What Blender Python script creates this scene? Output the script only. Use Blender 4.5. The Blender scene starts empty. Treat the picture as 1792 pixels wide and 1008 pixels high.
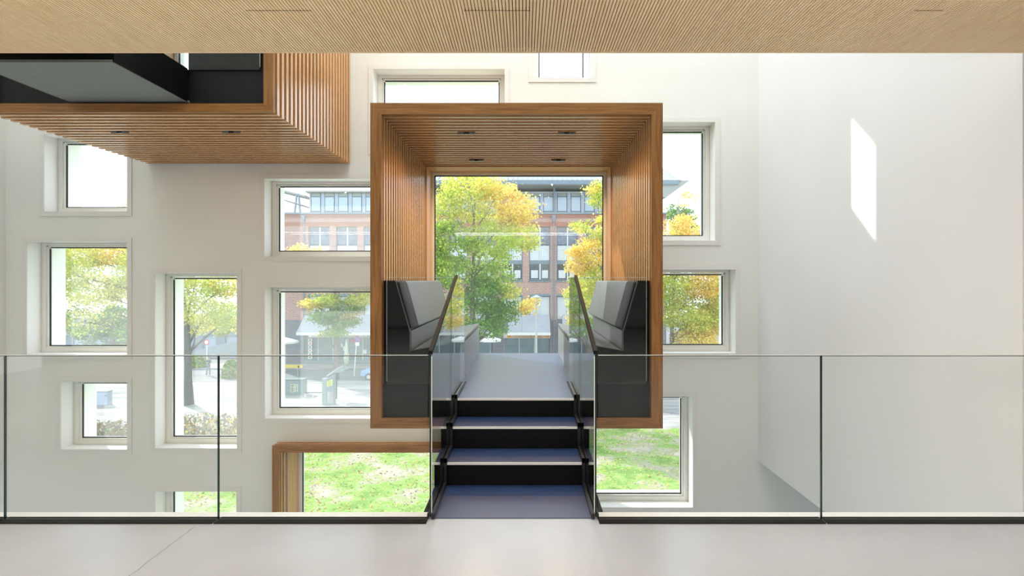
import bpy, bmesh, math, random
import numpy as np
from mathutils import Vector, Matrix
random.seed(7); rng = np.random.default_rng(7)
S = bpy.context.scene
COL = S.collection
VX, VY, F = 916.0, 491.0, 1000.0          # vanishing point of the photograph and focal length (px of 1792)
EYE = 1.6
def X(px, d): return (px - VX) / F * d
def Z(py, d): return EYE + (VY - py) / F * d
GZ = -7.3                                  # street level outside
def gdepth(py): return (EYE - GZ) * F / (py - VY)

# ------------------------------------------------------------------ camera, light, exposure
cam = bpy.data.cameras.new('camera'); co = bpy.data.objects.new('camera', cam); COL.objects.link(co)
co.location = (0, 0, EYE); co.rotation_euler = (math.radians(90), 0, 0)
cam.sensor_width = 36; cam.lens = 36 * F / 1792
cam.shift_x = -(VX - 896) / 1792; cam.shift_y = -(504 - VY) / 1792
cam.clip_start = .05; cam.clip_end = 600
S.camera = co
S.view_settings.view_transform = 'Standard'; S.view_settings.look = 'None'
S.view_settings.gamma = 1; S.view_settings.use_curve_mapping = False
S.view_settings.exposure = 0.0
w = bpy.data.worlds.new('sky'); S.world = w; w.use_nodes = True
bg = w.node_tree.nodes['Background']
bg.inputs[0].default_value = (.76, .88, 1.0, 1); bg.inputs[1].default_value = 2.7
sun = bpy.data.lights.new('sun', 'SUN'); sun.energy = 7; sun.angle = .0093; sun.color = (1, .95, .86)
so = bpy.data.objects.new('sun', sun); COL.objects.link(so)
so.rotation_euler = Vector((1, -.973, -.905)).to_track_quat('-Z', 'Y').to_euler()
so.location = (-30, 60, 40)
def area(name, loc, direction, sx, sy, power, color=(1, 1, 1)):
    l = bpy.data.lights.new(name, 'AREA'); l.shape = 'RECTANGLE'; l.size = sx; l.size_y = sy
    l.energy = power; l.color = color
    o = bpy.data.objects.new(name, l); COL.objects.link(o); o.location = loc
    o.rotation_euler = Vector(direction).to_track_quat('-Z', 'Y').to_euler(); return o
area('atrium_top_fill', (-2, 6.2, 10.8), (0, 0, -1), 9.5, 4.0, 720, (.95, .98, 1))  # unseen fill light added high in the atrium; the roof is closed
area('rear_fill', (-1, -6.8, 1.6), (0, 1, 0), 15, 2.9, 22, (.97, .98, 1))  # added fill from behind the camera; no rear window is built
for _y, _w in ((-.35, .16), (-1.0, .16)): area('gallery_ceiling_lamp', (-1, _y, 3.1), (0, 0, -1), 13, _w, 140, (.96, .98, 1))
area('uplight_fill', (-.5, .5, 2.15), (0, -.12, 1), 12, .25, 310, (.93, .96, 1))  # added upward fill to brighten the ceiling; no pendant hangs here
area('side_fill', (-8.9, -1.6, 1.6), (1, 0, 0), 2.6, 8.5, 150, (.94, .97, 1))  # added unseen fill from the left; that wall has no window
area('lower_hall_fill', (-2, 5.0, -3.6), (0, .35, -1), 12, 3, 430, (.98, 1, .97))  # unseen fill added to brighten the lower walls
def spot(name, loc, direction, power, ang=70, color=(1, .74, .45)):
    l = bpy.data.lights.new(name, 'SPOT'); l.energy = power; l.spot_size = math.radians(ang); l.spot_blend = .6
    l.color = color; l.shadow_soft_size = .012
    o = bpy.data.objects.new(name, l); COL.objects.link(o); o.location = loc
    o.rotation_euler = Vector(direction).to_track_quat('-Z', 'Y').to_euler(); return o

# ------------------------------------------------------------------ materials
def newmat(name):
    m = bpy.data.materials.new(name); m.use_nodes = True
    return m, m.node_tree.nodes, m.node_tree.links, m.node_tree.nodes['Principled BSDF']
def M(name, c, rough=.6, metal=0., var=.0, scale=8., emit=None, spec=.5, bump=0.):
    m, n, l, b = newmat(name)
    b.inputs['Base Color'].default_value = (*c, 1); b.inputs['Roughness'].default_value = rough
    b.inputs['Metallic'].default_value = metal; b.inputs['Specular IOR Level'].default_value = spec
    if var or bump:
        t = n.new('ShaderNodeTexCoord'); no = n.new('ShaderNodeTexNoise'); no.inputs['Scale'].default_value = scale
        no.inputs['Detail'].default_value = 5
        l.new(t.outputs['Object'], no.inputs['Vector'])
        if var:
            r = n.new('ShaderNodeValToRGB')
            r.color_ramp.elements[0].position = .3; r.color_ramp.elements[1].position = .7
            r.color_ramp.elements[0].color = (*[v * (1 - var) for v in c], 1)
            r.color_ramp.elements[1].color = (*[min(1, v * (1 + var)) for v in c], 1)
            l.new(no.outputs['Fac'], r.inputs[0]); l.new(r.outputs[0], b.inputs['Base Color'])
        if bump:
            bp = n.new('ShaderNodeBump'); bp.inputs['Strength'].default_value = bump; bp.inputs['Distance'].default_value = .01
            l.new(no.outputs['Fac'], bp.inputs['Height']); l.new(bp.outputs[0], b.inputs['Normal'])
    return m
def wood(name, c1, c2, axis, rough=.45, freq=1.0, coat=0):
    m, n, l, b = newmat(name)
    t = n.new('ShaderNodeTexCoord'); mp = n.new('ShaderNodeMapping'); no = n.new('ShaderNodeTexNoise')
    s = [28 * freq] * 3; s['xyz'.index(axis)] = 1.6 * freq
    mp.inputs['Scale'].default_value = s
    no.inputs['Scale'].default_value = 1.6; no.inputs['Detail'].default_value = 7; no.inputs['Distortion'].default_value = .9
    r = n.new('ShaderNodeValToRGB'); r.color_ramp.elements[0].position = .3; r.color_ramp.elements[1].position = .72
    r.color_ramp.elements[0].color = (*c1, 1); r.color_ramp.elements[1].color = (*c2, 1)
    l.new(t.outputs['Object'], mp.inputs[0]); l.new(mp.outputs[0], no.inputs['Vector'])
    l.new(no.outputs['Fac'], r.inputs[0]); l.new(r.outputs[0], b.inputs['Base Color'])
    b.inputs['Roughness'].default_value = rough
    if coat: b.inputs['Coat Weight'].default_value = coat; b.inputs['Coat Roughness'].default_value = .26; b.inputs['Coat IOR'].default_value = 1.6
    return m
def glass(name, tint=(.97, .98, .98), ior=1.5, veil=0., rough=0.):
    m, n, l, b = newmat(name); n.remove(b)
    out = n['Material Output']
    tr = n.new('ShaderNodeBsdfTransparent'); tr.inputs[0].default_value = (*tint, 1)
    gl = n.new('ShaderNodeBsdfGlossy'); gl.inputs['Roughness'].default_value = rough
    fr = n.new('ShaderNodeFresnel'); fr.inputs[0].default_value = ior
    mx = n.new('ShaderNodeMixShader')
    # keep the same Fresnel value on the faces that are left through the back
    ge = n.new('ShaderNodeNewGeometry'); mi = n.new('ShaderNodeMix'); mi.data_type = 'VECTOR'
    inv = n.new('ShaderNodeVectorMath'); inv.operation = 'SCALE'; inv.inputs['Scale'].default_value = 1
    l.new(fr.outputs[0], mx.inputs[0])
    mathn = n.new('ShaderNodeMath'); mathn.operation = 'MULTIPLY_ADD'
    mathn.inputs[1].default_value = ior - 1 / ior; mathn.inputs[2].default_value = 1 / ior
    sb = n.new('ShaderNodeMath'); sb.operation = 'SUBTRACT'; sb.inputs[0].default_value = 1
    l.new(ge.outputs['Backfacing'], sb.inputs[1]); 
    # Fresnel node inverts the IOR on back faces by itself, so feed it 1/ior there
    l.new(sb.outputs[0], mathn.inputs[0]); l.new(mathn.outputs[0], fr.inputs[0])
    for x in (mi, inv): n.remove(x)
    l.new(tr.outputs[0], mx.inputs[1]); l.new(gl.outputs[0], mx.inputs[2])
    last = mx
    if veil:  # white translucent share paints bright haze into the pane
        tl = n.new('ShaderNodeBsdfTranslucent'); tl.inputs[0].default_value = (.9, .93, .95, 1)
        m2 = n.new('ShaderNodeMixShader'); m2.inputs[0].default_value = veil
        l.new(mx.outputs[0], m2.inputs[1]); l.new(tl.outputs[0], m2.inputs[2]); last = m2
    l.new(last.outputs[0], out.inputs[0])
    return m
white_wall = M('painted plaster', (.80, .812, .775), .75, var=.015, scale=1.5)
right_plaster = M('painted plaster cool', (.79, .80, .815), .6, var=.012, scale=1.2)
frame_white = M('white lacquer', (.84, .84, .80), .35)
casing_white = M('casing paint', (.78, .78, .75), .5)
gasket_mat = M('black gasket', (.02, .025, .03), .5)
outer_white = M('outer render', (.9, .9, .88), .8)
concrete = M('polished floor', (.425, .455, .51), .25, var=.035, scale=2.2, spec=.45)
ledge_mat = M('slab edge paint', (.72, .73, .73), .4)
seat_metal = M('brushed seat front', (.33, .35, .39), .32, metal=.4)
black = M('black panel', (.005, .005, .006), .35, spec=.15)
black_dark = M('black board', (.014, .015, .017), .5, spec=.2)
black_metal = M('black channel metal', (.01, .011, .013), .35)
rail_black = M('matt black handrail', (.006, .006, .006), .6, spec=.15)
stair_lino = M('dark blue linoleum', (.018, .04, .12), .36, var=.12, scale=6, spec=1.0)
nosing_mat = M('pale aluminium nosing', (.9, .9, .9), .3, metal=.3)
leather = M('dark leather', (.105, .12, .15), .38, spec=.6)
satin = M('grey satin panel', (.13, .135, .145), .33, metal=.35)
under_grey = M('grey soffit board', (.17, .19, .185), .6, var=.05, scale=20)
shaft_mat = M('dark void', (.05, .05, .05), .9)
edge_dark = M('glass edge', (.01, .03, .028), .2)
edge_light = M('polished glass edge', (.75, .8, .78), .2)  # pale tone paints the light that the glass edge reflects
rail_glass = glass('railing glass', (.985, .992, .988), ior=1.4)
stair_glass = glass('stair glass', (.96, .975, .965))
win_glass = glass('window glass', (.97, .98, .98), veil=.015)
hazy_glass = glass('veiled window glass', (.97, .98, .98), veil=.07)  # this pane and the next have haze of daylight mixed in
mid_glass = glass('slightly veiled window glass', (.97, .98, .98), veil=.08)
wc1, wc2 = (.20, .078, .015), (.39, .180, .048)
wood_x, wood_z = wood('trim wood x', wc1, wc2, 'x'), wood('trim wood z', wc1, wc2, 'z')
sc1, sc2 = (.48, .215, .065), (.70, .37, .135)
slat_x, slat_z = wood('slat wood x', sc1, sc2, 'x', .27, coat=.6), wood('slat wood z', sc1, sc2, 'z', .27, coat=.8)
liner_y = wood('liner wood', (.48, .25, .10), (.62, .35, .16), 'z', .4)
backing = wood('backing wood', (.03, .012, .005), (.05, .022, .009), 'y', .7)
ceil_wood = wood('ceiling slat wood', (.86, .60, .32), (.96, .73, .45), 'y', .55)
ceil_groove = M('dark groove', (.03, .018, .01), .9)

# ------------------------------------------------------------------ mesh helpers
class MB:
    def __init__(s): s.v = []; s.f = []; s.m = []
    def box(s, x0, x1, y0, y1, z0, z1, mi=0):
        b = len(s.v)
        s.v += [(x0, y0, z0), (x1, y0, z0), (x1, y1, z0), (x0, y1, z0), (x0, y0, z1), (x1, y0, z1), (x1, y1, z1), (x0, y1, z1)]
        for f in ((3, 2, 1, 0), (4, 5, 6, 7), (0, 1, 5, 4), (1, 2, 6, 5), (2, 3, 7, 6), (3, 0, 4, 7)):
            s.f.append(tuple(b + i for i in f)); s.m.append(mi)
        return s
    def quad(s, a, b, c, d, mi=0):
        k = len(s.v); s.v += [a, b, c, d]; s.f.append((k, k + 1, k + 2, k + 3)); s.m.append(mi); return s
    def prism(s, poly, axis, a0, a1, mi=0):
        """poly: 2-D points in the plane perpendicular to axis; x->(y,z), y->(x,z), z->(x,y)"""
        def p(q, a): return {'x': (a, q[0], q[1]), 'y': (q[0], a, q[1]), 'z': (q[0], q[1], a)}[axis]
        k = len(s.v); n = len(poly)
        s.v += [p(q, a0) for q in poly] + [p(q, a1) for q in poly]
        s.f.append(tuple(k + i for i in range(n))); s.m.append(mi)
        s.f.append(tuple(k + n + i for i in reversed(range(n)))); s.m.append(mi)
        for i in range(n):
            j = (i + 1) % n
            s.f.append((k + i, k + n + i, k + n + j, k + j)); s.m.append(mi)
        return s
    def tube(s, pts, rad, n=8, mi=0):
        k0 = len(s.v)
        for i, p in enumerate(pts):
            p = Vector(p); a = Vector(pts[max(0, i - 1)]); b = Vector(pts[min(len(pts) - 1, i + 1)])
            d = (b - a).normalized(); u = d.orthogonal().normalized(); v = d.cross(u)
            if i and (u.dot(pu) < 0): u, v = -u, -v
            if i: 
                u = (pu - d * pu.dot(d)).normalized(); v = d.cross(u)
            pu = u
            for j in range(n):
                t = 2 * math.pi * j / n
                s.v.append(tuple(p + (u * math.cos(t) + v * math.sin(t)) * rad[i]))
        for i in range(len(pts) - 1):
            for j in range(n):
                a = k0 + i * n + j; b = k0 + i * n + (j + 1) % n
                s.f.append((a, b, b + n, a + n)); s.m.append(mi)
        s.f.append(tuple(k0 + j for j in reversed(range(n)))); s.m.append(mi)
        s.f.append(tuple(k0 + (len(pts) - 1) * n + j for j in range(n))); s.m.append(mi)
        return s
    def lathe(s, c, prof, n=16, mi=0):
        k0 = len(s.v)
        for r, z in prof:
            for j in range(n):
                t = 2 * math.pi * j / n; s.v.append((c[0] + r * math.cos(t), c[1] + r * math.sin(t), c[2] + z))
        for i in range(len(prof) - 1):
            for j in range(n):
                a = k0 + i * n + j; b = k0 + i * n + (j + 1) % n
                s.f.append((a, b, b + n, a + n)); s.m.append(mi)
        return s
    def build(s, name, mats, parent=None, bevel=0., smooth=False, fixn=True):
        me = bpy.data.meshes.new(name); me.from_pydata(s.v, [], s.f)
        if not isinstance(mats, (list, tuple)): mats = [mats]
        for m in mats: me.materials.append(m)
        me.polygons.foreach_set('material_index', s.m)
        if fixn:
            bm = bmesh.new(); bm.from_mesh(me); bmesh.ops.recalc_face_normals(bm, faces=bm.faces)
            if smooth == 'merge': bmesh.ops.remove_doubles(bm, verts=bm.verts, dist=1e-4)
            bm.to_mesh(me); bm.free()
        if smooth: me.polygons.foreach_set('use_smooth', [True] * len(me.polygons))
        me.update()
        o = bpy.data.objects.new(name, me); COL.objects.link(o)
        if parent is not None: o.parent = parent
        if bevel:
            b = o.modifiers.new('bevel', 'BEVEL'); b.width = bevel; b.segments = 3; b.limit_method = 'ANGLE'
            for p in me.polygons: p.use_smooth = True
        return o
def tag(o, label=None, cat=None, group=None, kind=None):
    if label: o['label'] = label
    if cat: o['category'] = cat
    if group: o['group'] = group
    if kind: o['kind'] = kind
    return o
def empty(name, label=None, cat=None, group=None, kind=None):
    o = bpy.data.objects.new(name, None); COL.objects.link(o); o.empty_display_size = .1
    return tag(o, label, cat, group, kind)
def rebase(o):
    """move the origin of an Empty to the base of its parts"""
    ch = [c for c in o.children_recursive if c.type == 'MESH']
    bpy.context.view_layer.update()
    pts = [c.matrix_world @ Vector(v) for c in ch for v in c.bound_box]
    b = Vector(((min(p.x for p in pts) + max(p.x for p in pts)) / 2, (min(p.y for p in pts) + max(p.y for p in pts)) / 2, min(p.z for p in pts)))
    o.location = b
    for c in o.children: c.matrix_parent_inverse = Matrix.Translation(-b)
def copy_tree(o, off, parent=None):
    c = o.copy(); COL.objects.link(c)
    if parent is None: c.location = o.location + Vector(off)
    else: c.parent = parent; c.matrix_parent_inverse = o.matrix_parent_inverse.copy()
    for ch in o.children: copy_tree(ch, off, c)
    return c
def holed(name, x0, x1, z0, z1, yi, yo, holes, mats, parent=None, y_faces=True):
    """wall slab between yi (near face) and yo (far face) with rectangular holes; hole = (x0,x1,z0,z1[,outer x0,x1,z0,z1])"""
    b = MB()
    def grid(y, hs, mi, flip):
        xs = sorted({x0, x1} | {h[0] for h in hs} | {h[1] for h in hs}); zs = sorted({z0, z1} | {h[2] for h in hs} | {h[3] for h in hs})
        for i in range(len(xs) - 1):
            for j in range(len(zs) - 1):
                cx, cz = (xs[i] + xs[i + 1]) / 2, (zs[j] + zs[j + 1]) / 2
                if any(h[0] < cx < h[1] and h[2] < cz < h[3] for h in hs): continue
                a = [(xs[i], y, zs[j]), (xs[i + 1], y, zs[j]), (xs[i + 1], y, zs[j + 1]), (xs[i], y, zs[j + 1])]
                if flip: a.reverse()
                b.quad(*a, mi)
    inn = [h[:4] for h in holes]; out = [tuple(h[4:8]) if len(h) > 4 else h[:4] for h in holes]
    grid(yi, inn, 0, False); grid(yo, out, 1, True)
    ym = (yi + yo) / 2 + .01 if yo - yi > .3 else yo
    for h, g in zip(inn, out):
        segs = [(yi, ym, h, h, min(2, len(mats) - 1) if len(mats) > 2 else 0)]
        if ym < yo: segs.append((ym, yo, h if g == h else g, g, 1))
        for ya, yb, p, q, mi in segs:
            P = [(p[0], ya, p[2]), (p[1], ya, p[2]), (p[1], ya, p[3]), (p[0], ya, p[3])]
            Q = [(q[0], yb, q[2]), (q[1], yb, q[2]), (q[1], yb, q[3]), (q[0], yb, q[3])]
            for i in range(4):
                j = (i + 1) % 4
                b.quad(P[i], Q[i], Q[j], P[j], mi)
        if g != h:
            P = [(h[0], ym, h[2]), (h[1], ym, h[2]), (h[1], ym, h[3]), (h[0], ym, h[3])]
            Q = [(g[0], ym, g[2]), (g[1], ym, g[2]), (g[1], ym, g[3]), (g[0], ym, g[3])]
            for i in range(4):
                j = (i + 1) % 4; b.quad(P[i], Q[i], Q[j], P[j], 1)
    for a in ((x0, z0, x1, z0), (x1, z0, x1, z1), (x1, z1, x0, z1), (x0, z1, x0, z0)):
        b.quad((a[0], yi, a[1]), (a[2], yi, a[3]), (a[2], yo, a[3]), (a[0], yo, a[1]), 0)
    return b.build(name, mats, parent, fixn=False)
def text(body, size, loc, mat, parent, name='lettering', rot=(math.pi / 2, 0, 0), align='LEFT', width=None):
    c = bpy.data.curves.new(name, 'FONT'); c.body = body; c.size = size; c.align_x = align; c.extrude = .01
    c.materials.append(mat)
    o = bpy.data.objects.new(name, c); COL.objects.link(o); o.location = loc; o.rotation_euler = rot
    if width:
        bpy.context.view_layer.update(); o.scale.x = width / max(.01, o.dimensions.x)
    bpy.context.view_layer.update()
    me = bpy.data.meshes.new_from_object(o.evaluated_get(bpy.context.evaluated_depsgraph_get()))
    q = bpy.data.objects.new(name, me); COL.objects.link(q); q.matrix_world = o.matrix_world.copy()
    bpy.data.objects.remove(o)
    if parent is not None: q.parent = parent
    return q

# ------------------------------------------------------------------ room shell
WD, WO = 8.4, 9.1
BX = [(-1.555, 1.415, .098, 3.404), (-5.500, -2.540, 3.310, 6.62)]
TB = .115
LB = (-3.586, -.10, -3.9, -.755)
def opening(l, t, r, b): return (X(l, WD), X(r, WD), Z(b, WD), Z(t, WD))
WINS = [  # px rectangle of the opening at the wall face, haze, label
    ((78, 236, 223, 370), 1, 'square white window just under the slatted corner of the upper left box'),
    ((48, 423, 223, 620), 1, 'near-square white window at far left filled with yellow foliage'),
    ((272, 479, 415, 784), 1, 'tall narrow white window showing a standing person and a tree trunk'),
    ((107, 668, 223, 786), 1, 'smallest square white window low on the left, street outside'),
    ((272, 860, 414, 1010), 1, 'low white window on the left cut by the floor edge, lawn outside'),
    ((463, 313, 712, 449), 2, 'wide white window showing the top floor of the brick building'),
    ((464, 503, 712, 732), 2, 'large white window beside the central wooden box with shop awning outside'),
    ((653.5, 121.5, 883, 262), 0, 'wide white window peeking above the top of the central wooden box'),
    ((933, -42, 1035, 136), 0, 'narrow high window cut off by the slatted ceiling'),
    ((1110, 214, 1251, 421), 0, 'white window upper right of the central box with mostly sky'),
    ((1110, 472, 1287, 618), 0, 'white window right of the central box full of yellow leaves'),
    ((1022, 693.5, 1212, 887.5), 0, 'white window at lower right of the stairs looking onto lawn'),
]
holes = []
for i, (r, hz, lab) in enumerate(WINS):
    h = opening(*r)
    if i == 8: h = h + (h[0] - .45, h[1] + .05, h[2] - .1, h[3] + .1)  # unseen outer opening widened to shape the sun patch on the right wall
    holes.append(h)
t = TB
for (x0, x1, z0, z1) in BX: holes.append((x0 + t, x1 - t, z0 + .1, z1 - t))
holes.append((LB[0] + .1, LB[1] - .1, LB[2] + .1, LB[3] - .115))
tag(holed('wall_back', -13, 9, -7.25, 11.5, WD, WO, holes, [white_wall, outer_white, M('window-lit reveal', (.90, .90, .88), .35)]), 'pale plastered atrium wall pierced by scattered windows', 'wall', kind='structure')  # reveal colour made lighter in place of the window light grazing it
RX, LX = 3.45, -7.61
tag(MB().box(RX, RX + .3, 3.95, WD, -1.05, 11.2).build('wall_right', right_plaster), 'plain white side wall catching patches of sunlight', 'wall', kind='structure')
tag(MB().box(LX - .3, LX, 3.95, WD, -1.05, 11.2).build('wall_left', white_wall), 'white side wall glimpsed at the far left edge', 'wall', kind='structure')
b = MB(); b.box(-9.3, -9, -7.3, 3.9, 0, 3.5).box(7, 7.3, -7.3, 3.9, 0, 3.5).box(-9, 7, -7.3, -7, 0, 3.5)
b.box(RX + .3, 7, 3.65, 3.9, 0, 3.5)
tag(b.build('wall_front', M('darkened rear wall', (.09, .085, .08), .8)), 'darkened walls of the gallery room behind the viewpoint', 'wall', kind='structure')  # unseen walls coloured dark so the glass reflects less of them
b = MB(); b.box(-13, 9, 3.4, 9.1, 11.2, 11.5); b.box(-13, 9, -7.3, 3.95, 10.9, 11.2); b.box(-13, 9, 3.6, 3.9, 3.62, 11.2)
tag(b.build('ceiling_atrium', white_wall), 'white atrium roof and upper storey front', 'ceiling', kind='structure')
b = MB(); b.box(-13, 9, 0, 9.1, -7.3, -7.15)
tag(b.build('floor_lower_hall', concrete), 'grey floor of the hall far below', 'floor', kind='structure')
b = MB(); b.box(-13, -12.7, 0, 8.4, -7.15, -.3).box(8.7, 9, 0, 8.4, -7.15, -.3).box(-13, 9, -.3, 0, -7.15, -.5)
b.box(-13, LX - .3, 3.95, 8.4, -.3, 0).box(RX + .3, 9, 3.95, 8.4, -.3, 0)
tag(b.build('wall_lower_hall', white_wall), 'walls enclosing the hall below the gallery', 'wall', kind='structure')

# gallery floor
fl = MB().box(-9, 7, -7, 3.93, -.45, 0).build('floor', [concrete]); tag(fl, 'polished pale grey gallery floor with a fine diagonal crack', 'floor', kind='structure')
p0, p1 = Vector((X(341, 1.6e3 / (922 - VY)), 1.6e3 / (922 - VY), 0)), Vector((X(230, 1.6e3 / (1006 - VY)), 1.6e3 / (1006 - VY), 0))
b = MB(); d = (p1 - p0); pts = [p0 + d * (i / 14) + Vector((random.uniform(-.006, .006), 0, 0)) for i in range(15)] + [p0 + d * 1.6]
for a, c in zip(pts[:-1], pts[1:]):
    b.quad((a.x - .0012, a.y, .0006), (a.x + .0012, a.y, .0006), (c.x + .0012, c.y, .0006), (c.x - .0012, c.y, .0006))
b.build('crack', ceil_groove, fl)
MB().box(-9, RX, 3.905, 3.94, -.45, -.02).box(-9, RX, 3.862, 3.94, .0005, .003).build('slab_edge', ledge_mat, fl)

# gallery ceiling: slats running towards the atrium
CZ = 3.172
ce = empty('ceiling', 'low slatted timber ceiling of the gallery', 'ceiling', kind='structure')
MB().box(-9, 7, -7, 3.94, CZ + .03, 3.62).build('ceiling_board', ceil_groove, ce)
b = MB(); pitch = .0196; x = -5.0
while x < 4.6:
    b.box(x, x + pitch - .0048, -1.5, 3.925, CZ, CZ + .028); x += pitch
sl = b.build('slats', ceil_wood, ce, fixn=False); sl['kind'] = 'stuff'
b = MB().box(-9, -5.02, -7, 3.925, CZ, CZ + .028).box(4.61, 7, -7, 3.925, CZ, CZ + .028).box(-5.02, 4.61, -7, -1.52, CZ, CZ + .028)
b.build('slat_field', ceil_wood, ce)
MB().box(-9, 7, 3.927, 3.945, CZ - .002, 3.64).build('edge_trim', ceil_wood, ce)
b = MB()                                        # joints of the access hatches
for (a, c) in ((430, 545), (812, 928), (1600, 1650)):
    yy = (CZ - EYE) * F / (VY - 18.5)
    b.box(X(a, yy), X(c, yy), yy - .0022, yy + .0022, CZ - .0006, CZ + .02)
b.build('hatch_joint', ceil_groove, ce)

# ------------------------------------------------------------------ windows of the back wall
def window(n, h, haze, label, depth=8.64, fw=.085, ft=.062, casing=True, mat=frame_white, out=True):
    x0, x1, z0, z1 = h[:4]
    w = empty('window_%d' % n, label, 'window', kind='structure')
    if casing:
        c = .068; p = WD - .012
        b = MB()
        b.box(x0 - c, x1 + c, p, WD - .001, z1 + .001, z1 + c).box(x0 - c, x1 + c, p, WD - .001, z0 - c, z0 - .001)
        b.box(x0 - c, x0 - .001, p, WD - .001, z0, z1).box(x1 + .001, x1 + c, p, WD - .001, z0, z1)
        b.build('casing', casing_white, w)
    e = .002
    def ring(name, a, bt, ya, yb, m, tt):
        q = MB(); i0, i1, j0, j1 = x0 + e, x1 - e, z0 + e, z1 - e
        q.box(i0 + a, i0 + bt, ya, yb, j0 + a, j1 - a).box(i1 - bt, i1 - a, ya, yb, j0 + a, j1 - a)
        q.box(i0 + bt, i1 - bt, ya, yb, j1 - min(bt, bt - fw + tt) , j1 - a * tt / fw).box(i0 + bt, i1 - bt, ya, yb, j0 + a, j0 + bt)
        return q.build(name, m, w)
    ring('frame', 0, fw * .72, depth, depth + .12, mat, ft)
    ring('bead', fw * .72, fw, depth + .02, depth + .1, mat, ft)
    ring('gasket', fw, fw + .016, depth + .05, depth + .065, gasket_mat, ft)
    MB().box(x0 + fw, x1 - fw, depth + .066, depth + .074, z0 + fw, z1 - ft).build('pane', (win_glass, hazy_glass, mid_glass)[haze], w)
    return w
for i, (r, hz, lab) in enumerate(WINS):
    window(i + 1, holes[i], hz, lab)

# ------------------------------------------------------------------ timber boxes
def timber_box(name, label, R, yf, tt, nslat, first, pitch, wn, wlabel, slw=.045):
    x0, x1, z0, z1 = R
    g = empty(name, label, 'window box')
    tz = tt * .88
    # mitred front trim
    ya, yb = yf, yf + .045
    o = [(x0, z0), (x1, z0), (x1, z1), (x0, z1)]
    i_ = [(x0 + tt, z0 + tz), (x1 - tt, z0 + tz), (x1 - tt, z1 - tt), (x0 + tt, z1 - tt)]
    for k, m in ((0, wood_x), (1, wood_z), (2, wood_x), (3, wood_z)):
        j = (k + 1) % 4
        c = Vector(((o[k][0] + o[j][0]) / 2, (o[k][1] + o[j][1]) / 2))
        MB().prism([o[k], o[j], i_[j], i_[k]], 'y', ya, yb).build('front_trim', m, g)
    # backing shell
    a, bb = .048, .07
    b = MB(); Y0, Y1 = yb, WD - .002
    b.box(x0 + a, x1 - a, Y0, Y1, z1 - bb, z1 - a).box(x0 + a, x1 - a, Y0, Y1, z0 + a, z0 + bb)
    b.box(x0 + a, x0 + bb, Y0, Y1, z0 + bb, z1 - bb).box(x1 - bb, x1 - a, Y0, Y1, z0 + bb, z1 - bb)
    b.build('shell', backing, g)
    proto = {}
    for k in range(nslat):
        y = yf + first + pitch * k
        if y + slw > WD - .004: break
        for nm, bxs, m in (
            ('top', [(x0, x1, z1 - a, z1), (x0 + bb, x1 - bb, z1 - tt, z1 - bb)], slat_x),
            ('bot', [(x0, x1, z0, z0 + a), (x0 + bb, x1 - bb, z0 + bb, z0 + .1)], slat_x),
            ('lef', [(x0, x0 + a, z0 + a, z1 - a), (x0 + bb, x0 + tt, z0 + .1, z1 - tt)], slat_z),
            ('rig', [(x1 - a, x1, z0 + a, z1 - a), (x1 - tt, x1 - bb, z0 + .1, z1 - tt)], slat_z)):
            if nm not in proto:
                q = MB()
                for (p, q1, r, s_) in bxs: q.box(p, q1, yf + first, yf + first + slw, r, s_)
                proto[nm] = q.build('slat', m, g)
            else:
                c = proto[nm].copy(); COL.objects.link(c); c.location.y += pitch * k
    # liner through the wall and window
    u0, u1, v0, v1 = x0 + tt, x1 - tt, z0 + .1, z1 - tt
    l = .018; b = MB(); ly0, ly1 = WD - .001, 8.80
    b.box(u0 + .001, u0 + l, ly0, ly1, v0 + l, v1 - l).box(u1 - l, u1 - .001, ly0, ly1, v0 + l, v1 - l)
    b.box(u0 + .001, u1 - .001, ly0, ly1, v1 - l, v1 - .001).box(u0 + .001, u1 - .001, ly0, ly1, v0 + .001, v0 + l)
    b.build('liner', liner_y, g)
    window(wn, (u0 - .002, u1 + .002, v0 - .002, v1 + .002), 0, wlabel, depth=8.802, fw=.062, ft=.062, casing=False)
    return g
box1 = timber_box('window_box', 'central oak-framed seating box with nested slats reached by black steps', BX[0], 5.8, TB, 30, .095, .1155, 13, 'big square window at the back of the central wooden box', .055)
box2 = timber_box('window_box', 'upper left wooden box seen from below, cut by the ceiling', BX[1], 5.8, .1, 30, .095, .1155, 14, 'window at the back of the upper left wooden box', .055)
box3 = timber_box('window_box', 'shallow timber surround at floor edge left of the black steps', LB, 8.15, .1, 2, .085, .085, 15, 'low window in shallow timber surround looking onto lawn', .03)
CX = -.07
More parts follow.
